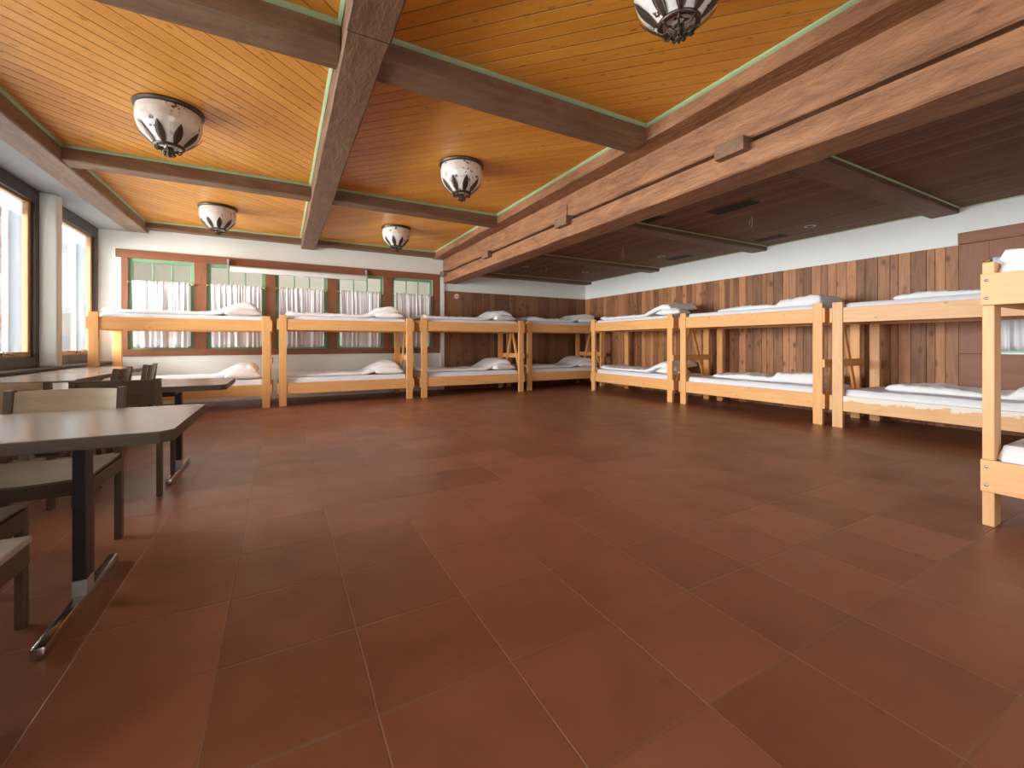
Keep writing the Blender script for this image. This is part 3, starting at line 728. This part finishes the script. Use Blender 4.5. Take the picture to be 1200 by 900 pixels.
def mattress(i, bd, level):
    z0 = ([.31, 1.408][level]) * bd['h']; T = .165 if level == 0 else .145; loc, rz = bed_frame(bd); hl = abs(bd['x'][1] - bd['x'][0]) / 2 - (.03 if i == 7 else .075)
    s = i * 3.3 + level; hd = .475 if i == 7 else .455
    def top(u, v): 
        e = min(1, edgef(u, 240 if i == 7 else 60)) * min(1, edgef(v, 120 if i == 7 else 34)); w = noise.noise(Vector((u * 9, v * 5, s))) * .007 + noise.noise(Vector((u * 30, v * 12, s))) * .0035
        return .5 * T + .5 * T * e + w * e
    def bot(u, v): return .5 * T - .5 * T * min(1, edgef(u, 60)) * min(1, edgef(v, 34))
    o = cushion('mattress', SHEET, -hl, hl, -hd, hd, top, bot, 70, 34)
    o.location = loc + Vector((0, 0, z0)); o.rotation_euler = (0, 0, rz)
    tag(o, 'white sheeted mattress on the %s bunk of %s' % (('lower', 'upper')[level], bd['who']), 'mattress', 'sheeted mattresses on the bunks')
    return z0 + T, hl
def pillow(i, bd, level, zt, x, y, ang, lx=.56, ly=.40, T=.13, rest=0, tilt=0):
    loc, rz = bed_frame(bd); s = i * 5.1 + level * 2
    def prof(u, v):
        a, c = abs(2 * u - 1), abs(2 * v - 1); e = max(0, (1 - a ** 2.6)) ** .55 * max(0, (1 - c ** 2.6)) ** .55
        return e
    def top(u, v): return .04 + (T - .04) * prof(u, v) * (1 + .10 * noise.noise(Vector((u * 4, v * 4, s)))) + .004 * noise.noise(Vector((u * 14, v * 14, s)))
    def bot(u, v): return .04 - .04 * prof(u, v)
    o = cushion('pillow', PILLOWC, -lx / 2, lx / 2, -ly / 2, ly / 2, top, bot, 34, 26)
    M = Matrix.Rotation(rz, 4, 'Z'); p = loc + (M @ Vector((x, y, 0))) + Vector((0, 0, zt + .002 + rest)); o.location = p; o.rotation_euler = (0, tilt, rz + ang)
    tag(o, 'white pillow on the %s bunk of %s' % (('lower', 'upper')[level], bd['who']), 'pillow', 'pillows on the bunks')
    return o
def sstep(a, b, t): t = max(0, min(1, (t - a) / (b - a))); return t * t * (3 - 2 * t)
def duvet(i, bd, level, zt, hl, kind):
    loc, rz = bed_frame(bd); s = i * 7.7 + level * 3.1; R = random.Random(i * 10 + level)
    if kind == 'rise':      # flat over the mattress, drawn up over the pillow at the head
        x0, x1, y0, y1 = -hl + (.02 if level else .0), hl - .12, -.34 + R.uniform(-.03, .03), .43; k0 = .66 + R.uniform(-.03, .03)
        def lift(u, v): 
            a = sstep(k0, .90, u) * (1 - .35 * sstep(.95, 1, u)); return a * (.115 + .05 * v)
        def th(u, v): return .062 + .028 * math.exp(-((u - .03) / .05) ** 2) + .04 * sstep(.6, .8, u)
    elif kind == 'wave':    # crumpled, high at both ends
        x0, x1, y0, y1 = -hl + .02, hl - .10, -.36, .43
        def lift(u, v): return .10 * sstep(.62, .86, u) + .0
        def th(u, v): return .075 + .055 * math.exp(-((u - .10) / .14) ** 2) + .045 * sstep(.6, .8, u)
    else:                   # 'fold': folded lengthways, doubled at the head
        x0, x1, y0, y1 = (-hl + .015, hl - .14, -.45, .463) if i == 7 and level else (-hl + .42, hl - .10, -.20, .40) if level else (-hl + .36, hl - .12, -.24, .40)
        def lift(u, v): return .0
        def th(u, v): return .075 + (.02 if i == 7 and level else 0) + .075 * sstep(.60, .66, u) + .012 * math.sin(u * 9 + i)
    KU, KV = (200, 90) if (i == 7 and level) else (26, 12)
    def e(u, v): return min(1, edgef(u, KU)) * min(1, edgef(v, KV))
    def wr(u, v): return .018 * noise.noise(Vector((u * 6, v * 3, s))) + .013 * noise.noise(Vector((u * 19, v * 8 + u * 5, s))) + .005 * noise.noise(Vector((u * 42, v * 17, s)))
    def top(u, v): return lift(u, v) + th(u, v) * (.4 + .6 * e(u, v)) * (1 if KU < 50 else .82) + wr(u, v) * (e(u, v))
    def bot(u, v): return lift(u, v) * (1) + th(u, v) * .4 * (1 - e(u, v))
    o = cushion('duvet', DUVET, x0, x1, y0, y1, top, bot, 110, 40)
    o.location = loc + Vector((0, 0, zt + (-.012 if i == 7 and level else .001))); o.rotation_euler = (0, 0, rz)
    txt = {'rise': 'spread white duvet', 'wave': 'crumpled white duvet', 'fold': 'folded white duvet'}[kind]
    tag(o, '%s on the %s bunk of %s' % (txt, ('lower', 'upper')[level], bd['who']), 'duvet', 'white duvets on the bunks')
KIND = [('rise', 'rise'), ('rise', 'rise'), ('rise', 'rise'), ('rise', 'wave'), ('rise', 'rise'), ('fold', 'fold'), ('fold', 'fold'), ('fold', 'fold')]
for i, bd in enumerate(BEDS):
    for lv in (0, 1):
        zt, hl = mattress(i, bd, lv); k = KIND[i][lv]; duvet(i, bd, lv, zt, hl, k)
        if k != 'fold':
            big = (i == 4 and lv == 1)
            pillow(i, bd, lv, zt, hl - .30 + (.14 if i == 4 else 0) - .02, -.25 if i != 4 else -.2, .12 * (-1) ** i, .52, .36, .15)

# ------------------------------------------------------------------ tables
def make_table(L, Dp, H, feet):
    """local x along the top; pedestals are flat black columns on chrome foot bars"""
    r = empty('dining_table'); t = .042
    b = MB(); bm = b.bm; c = .035; pts = [(-L / 2, -Dp / 2), (L / 2 - c, -Dp / 2), (L / 2, -Dp / 2 + c), (L / 2, Dp / 2 - c), (L / 2 - c, Dp / 2), (-L / 2, Dp / 2)]
    for z0, z1, nm, m, g in ((H - .004, H, 'tabletop', TABLEW, .003), (H - t, H - .004, 'edge_band', TABLEEDGE, 0)):
        b = MB(); bm = b.bm; ring0 = [bm.verts.new((x * (1 - g / L), y * (1 - g / Dp), z0)) for x, y in pts]; ring1 = [bm.verts.new((x * (1 - g / L), y * (1 - g / Dp), z1)) for x, y in pts]
        bm.faces.new(ring0[::-1]); bm.faces.new(ring1)
        for q in range(6): bm.faces.new((ring0[q], ring0[(q + 1) % 6], ring1[(q + 1) % 6], ring1[q]))
        b.build(nm, m, r)
    for x in feet:
        MB().box(x - .022, x + .022, -.036, .036, .10, H - t, .004).build('column', BLACK, r)
        f = MB().box(x - .02, x + .02, -Dp / 2 + .03, Dp / 2 - .04, 0, .045, .01).build('foot_bar', CHROME, r, 'auto')
        MB().box(x - .023, x + .023, -.04, .04, .04, .105, .004).build('collar', GREYP, r)
        MB().box(x - .03, x + .03, -Dp / 2 + .10, Dp / 2 - .10, H - t - .03, H - t).build('top_bracket', BLACK, r)
    MB().box(feet[0], feet[1], -.02, .02, H - t - .07, H - t - .03).build('under_rail', BLACK, r)
    return r
t1 = make_table(1.9, .80, .735, (-.59, .59)); t1.location = (-1.30, 2.35, 0); tag(t1, 'nearest brown pedestal table at the left edge, its corner clipped', 'table', 'brown pedestal tables by the windows')
t2 = copy_tree(t1); t2.location = (-1.33, 4.36, 0); t2['label'] = 'brown pedestal table between the nearest table and the leftmost bunk bed'
t3 = make_table(1.42, .72, .735, (-.45, .45)); t3.location = (-1.96, 5.72, 0); t3.rotation_euler = (0, 0, PI / 2); tag(t3, 'brown table set lengthways along the window sill', 'table', 'brown pedestal tables by the windows')
t4 = copy_tree(t3); t4.location = (-1.99, 7.17, 0); t4['label'] = 'farthest brown table under the windows, close to the leftmost bunk bed'
# ------------------------------------------------------------------ chairs
def make_chair(back_mat):
    """local: faces -y, backrest at +y"""
    r = empty('dining_chair'); w, d, hs = .455, .43, .455; p = .030
    for sx in (-1, 1):
        x = sx * (w / 2 - p / 2)
        MB().box(x - p / 2, x + p / 2, -d / 2, -d / 2 + p, 0, hs - .02, .004).build('leg', CHAIRW['z'], r)
        b = MB(); bm = b.bm
        prof = [(d / 2 + .0, 0), (d / 2 + .0, .40), (d / 2 + .012, .55), (d / 2 + .045, .815)]; rings = []
        for y, z in prof: rings.append([bm.verts.new((x + a * p / 2, y + c, z)) for a, c in ((-1, -.034), (1, -.034), (1, .008), (-1, .008))])
        for a, c in zip(rings, rings[1:]):
            for q in range(4): bm.faces.new((a[q], a[(q + 1) % 4], c[(q + 1) % 4], c[q]))
        bm.faces.new(rings[0][::-1]); bm.faces.new(rings[-1]); b.build('leg', CHAIRW['z'], r)
    b = MB(); z0, z1 = hs - .085, hs - .018
    for sx in (-1, 1): x = sx * (w / 2 - .011); b.box(x - .011, x + .011, -d / 2 + .005, d / 2 - .02, z0, z1, .003)
    b.box(-w / 2 + .01, w / 2 - .01, -d / 2 - .002, -d / 2 + .02, z0, z1, .003); b.box(-w / 2 + .03, w / 2 - .03, d / 2 - .03, d / 2 - .012, z0, z1, .003)
    b.build('seat_frame', CHAIRW['x'], r)
    # dished veneer seat
    bm = bmesh.new(); nx, ny = 16, 14; G = []
    for side in (0, 1):
        g = []
        for j in range(ny + 1):
            row = []
            for i in range(nx + 1):
                u, v = i / nx * 2 - 1, j / ny * 2 - 1; x = u * (w / 2 - .004); y = v * (d / 2 + .004) - .012
                z = hs - .010 + .012 * u * u + .010 * max(0, v) ** 2 - .010 * max(0, -v - .55) - side * .010
                row.append(bm.verts.new((x, y, z)))
            g.append(row)
        G.append(g)
    for g in G:
        for j in range(ny):
            for i in range(nx): bm.faces.new((g[j][i], g[j][i + 1], g[j + 1][i + 1], g[j + 1][i]))
    A, B = G
    for i in range(nx):
        for j in (0, ny): bm.faces.new((A[j][i], A[j][i + 1], B[j][i + 1], B[j][i]))
    for j in range(ny):
        for i in (0, nx): bm.faces.new((A[j][i], A[j + 1][i], B[j + 1][i], B[j][i]))
    mb = MB(); mb.bm.free(); mb.bm = bm; mb.build('seat', SEATW, r, 'auto')
    # curved backrest between the posts
    bm = bmesh.new(); G = []; n = 22; hw = w / 2 - .030
    for side in (0, 1):
        g = []
        for j in range(6):
            z = .635 + .17 * j / 5; row = []
            for i in range(n + 1):
                u = i / n * 2 - 1; y = d / 2 + .000 + .045 * (z - .55) / .26 + .028 * (1 - u * u) + side * .012 - .012
                row.append(bm.verts.new((u * hw, y, z + (.006 * (1 - u * u) if j == 5 else 0))))
            g.append(row)
        G.append(g)
    for g in G:
        for j in range(5):
            for i in range(n): bm.faces.new((g[j][i], g[j][i + 1], g[j + 1][i + 1], g[j + 1][i]))
    A, B = G
    for i in range(n):
        for j in (0, 5): bm.faces.new((A[j][i], A[j][i + 1], B[j][i + 1], B[j][i]))
    for j in range(5):
        for i in (0, n): bm.faces.new((A[j][i], A[j + 1][i], B[j + 1][i], B[j][i]))
    mb = MB(); mb.bm.free(); mb.bm = bm; mb.build('backrest', back_mat, r, 'auto')
    return r
chair0 = make_chair(CHAIRBACK_LIT); shaded_chair = make_chair(CHAIRW['x'])  # one chair twice: lit and shaded backrests told apart by colour
CH = [ # x, y of seat centre, rotation (0 = facing the camera side), label
 (-.985, 2.83, 0, 'chair with lit-coloured curved backrest facing the camera, at the far side of the nearest table'),
 (-.955, 3.955, PI, 'chair with its shade-coloured back to the camera, tucked under the second table'),
 (-1.50, 3.97, PI, 'second chair tucked beside the shade-coloured one, backrest coloured like window light'),
 (-1.06, 2.05, PI, 'chair tucked under the near side of the nearest table, only seat corner and leg visible'),
 (-1.62, 5.52, -PI / 2, 'chair side-on at the window table, the nearer of two seen over the shade-coloured chair back'),
 (-1.60, 6.42, -PI / 2, 'chair side-on at the window table, the farther of two near the leftmost bunk'),
]
for i, (x, y, rz, lb) in enumerate(CH):
    o = chair0 if i == 0 else shaded_chair if i == 1 else copy_tree(shaded_chair if i > 3 else chair0); o.location = (x, y, 0); o.rotation_euler = (0, 0, rz); tag(o, lb, 'chair', 'brown wooden chairs at the tables')

# ------------------------------------------------------------------ bench
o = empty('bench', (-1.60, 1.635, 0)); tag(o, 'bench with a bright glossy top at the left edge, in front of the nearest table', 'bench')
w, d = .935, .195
MB().box(-w, w, -d, d, .45, .47, .004).build('seat', wood('bench_top_painted_reflection', (.46, .42, .39), (.36, .33, .31), 'x', .3, 0, 1, .5), o); MB().box(-w + .004, w - .004, -d + .004, d - .004, .385, .45, .004).build('apron', CHAIRW['x'], o)  # seat colour lightened to stand for the window's reflection
for sx in (-1, 1):
    for sy in (-1, 1): MB().box(sx * (w - .13) - .02, sx * (w - .13) + .02, sy * (d - .04) - .02, sy * (d - .04) + .02, 0, .39, .003).build('leg', CHAIRW['z'], o)
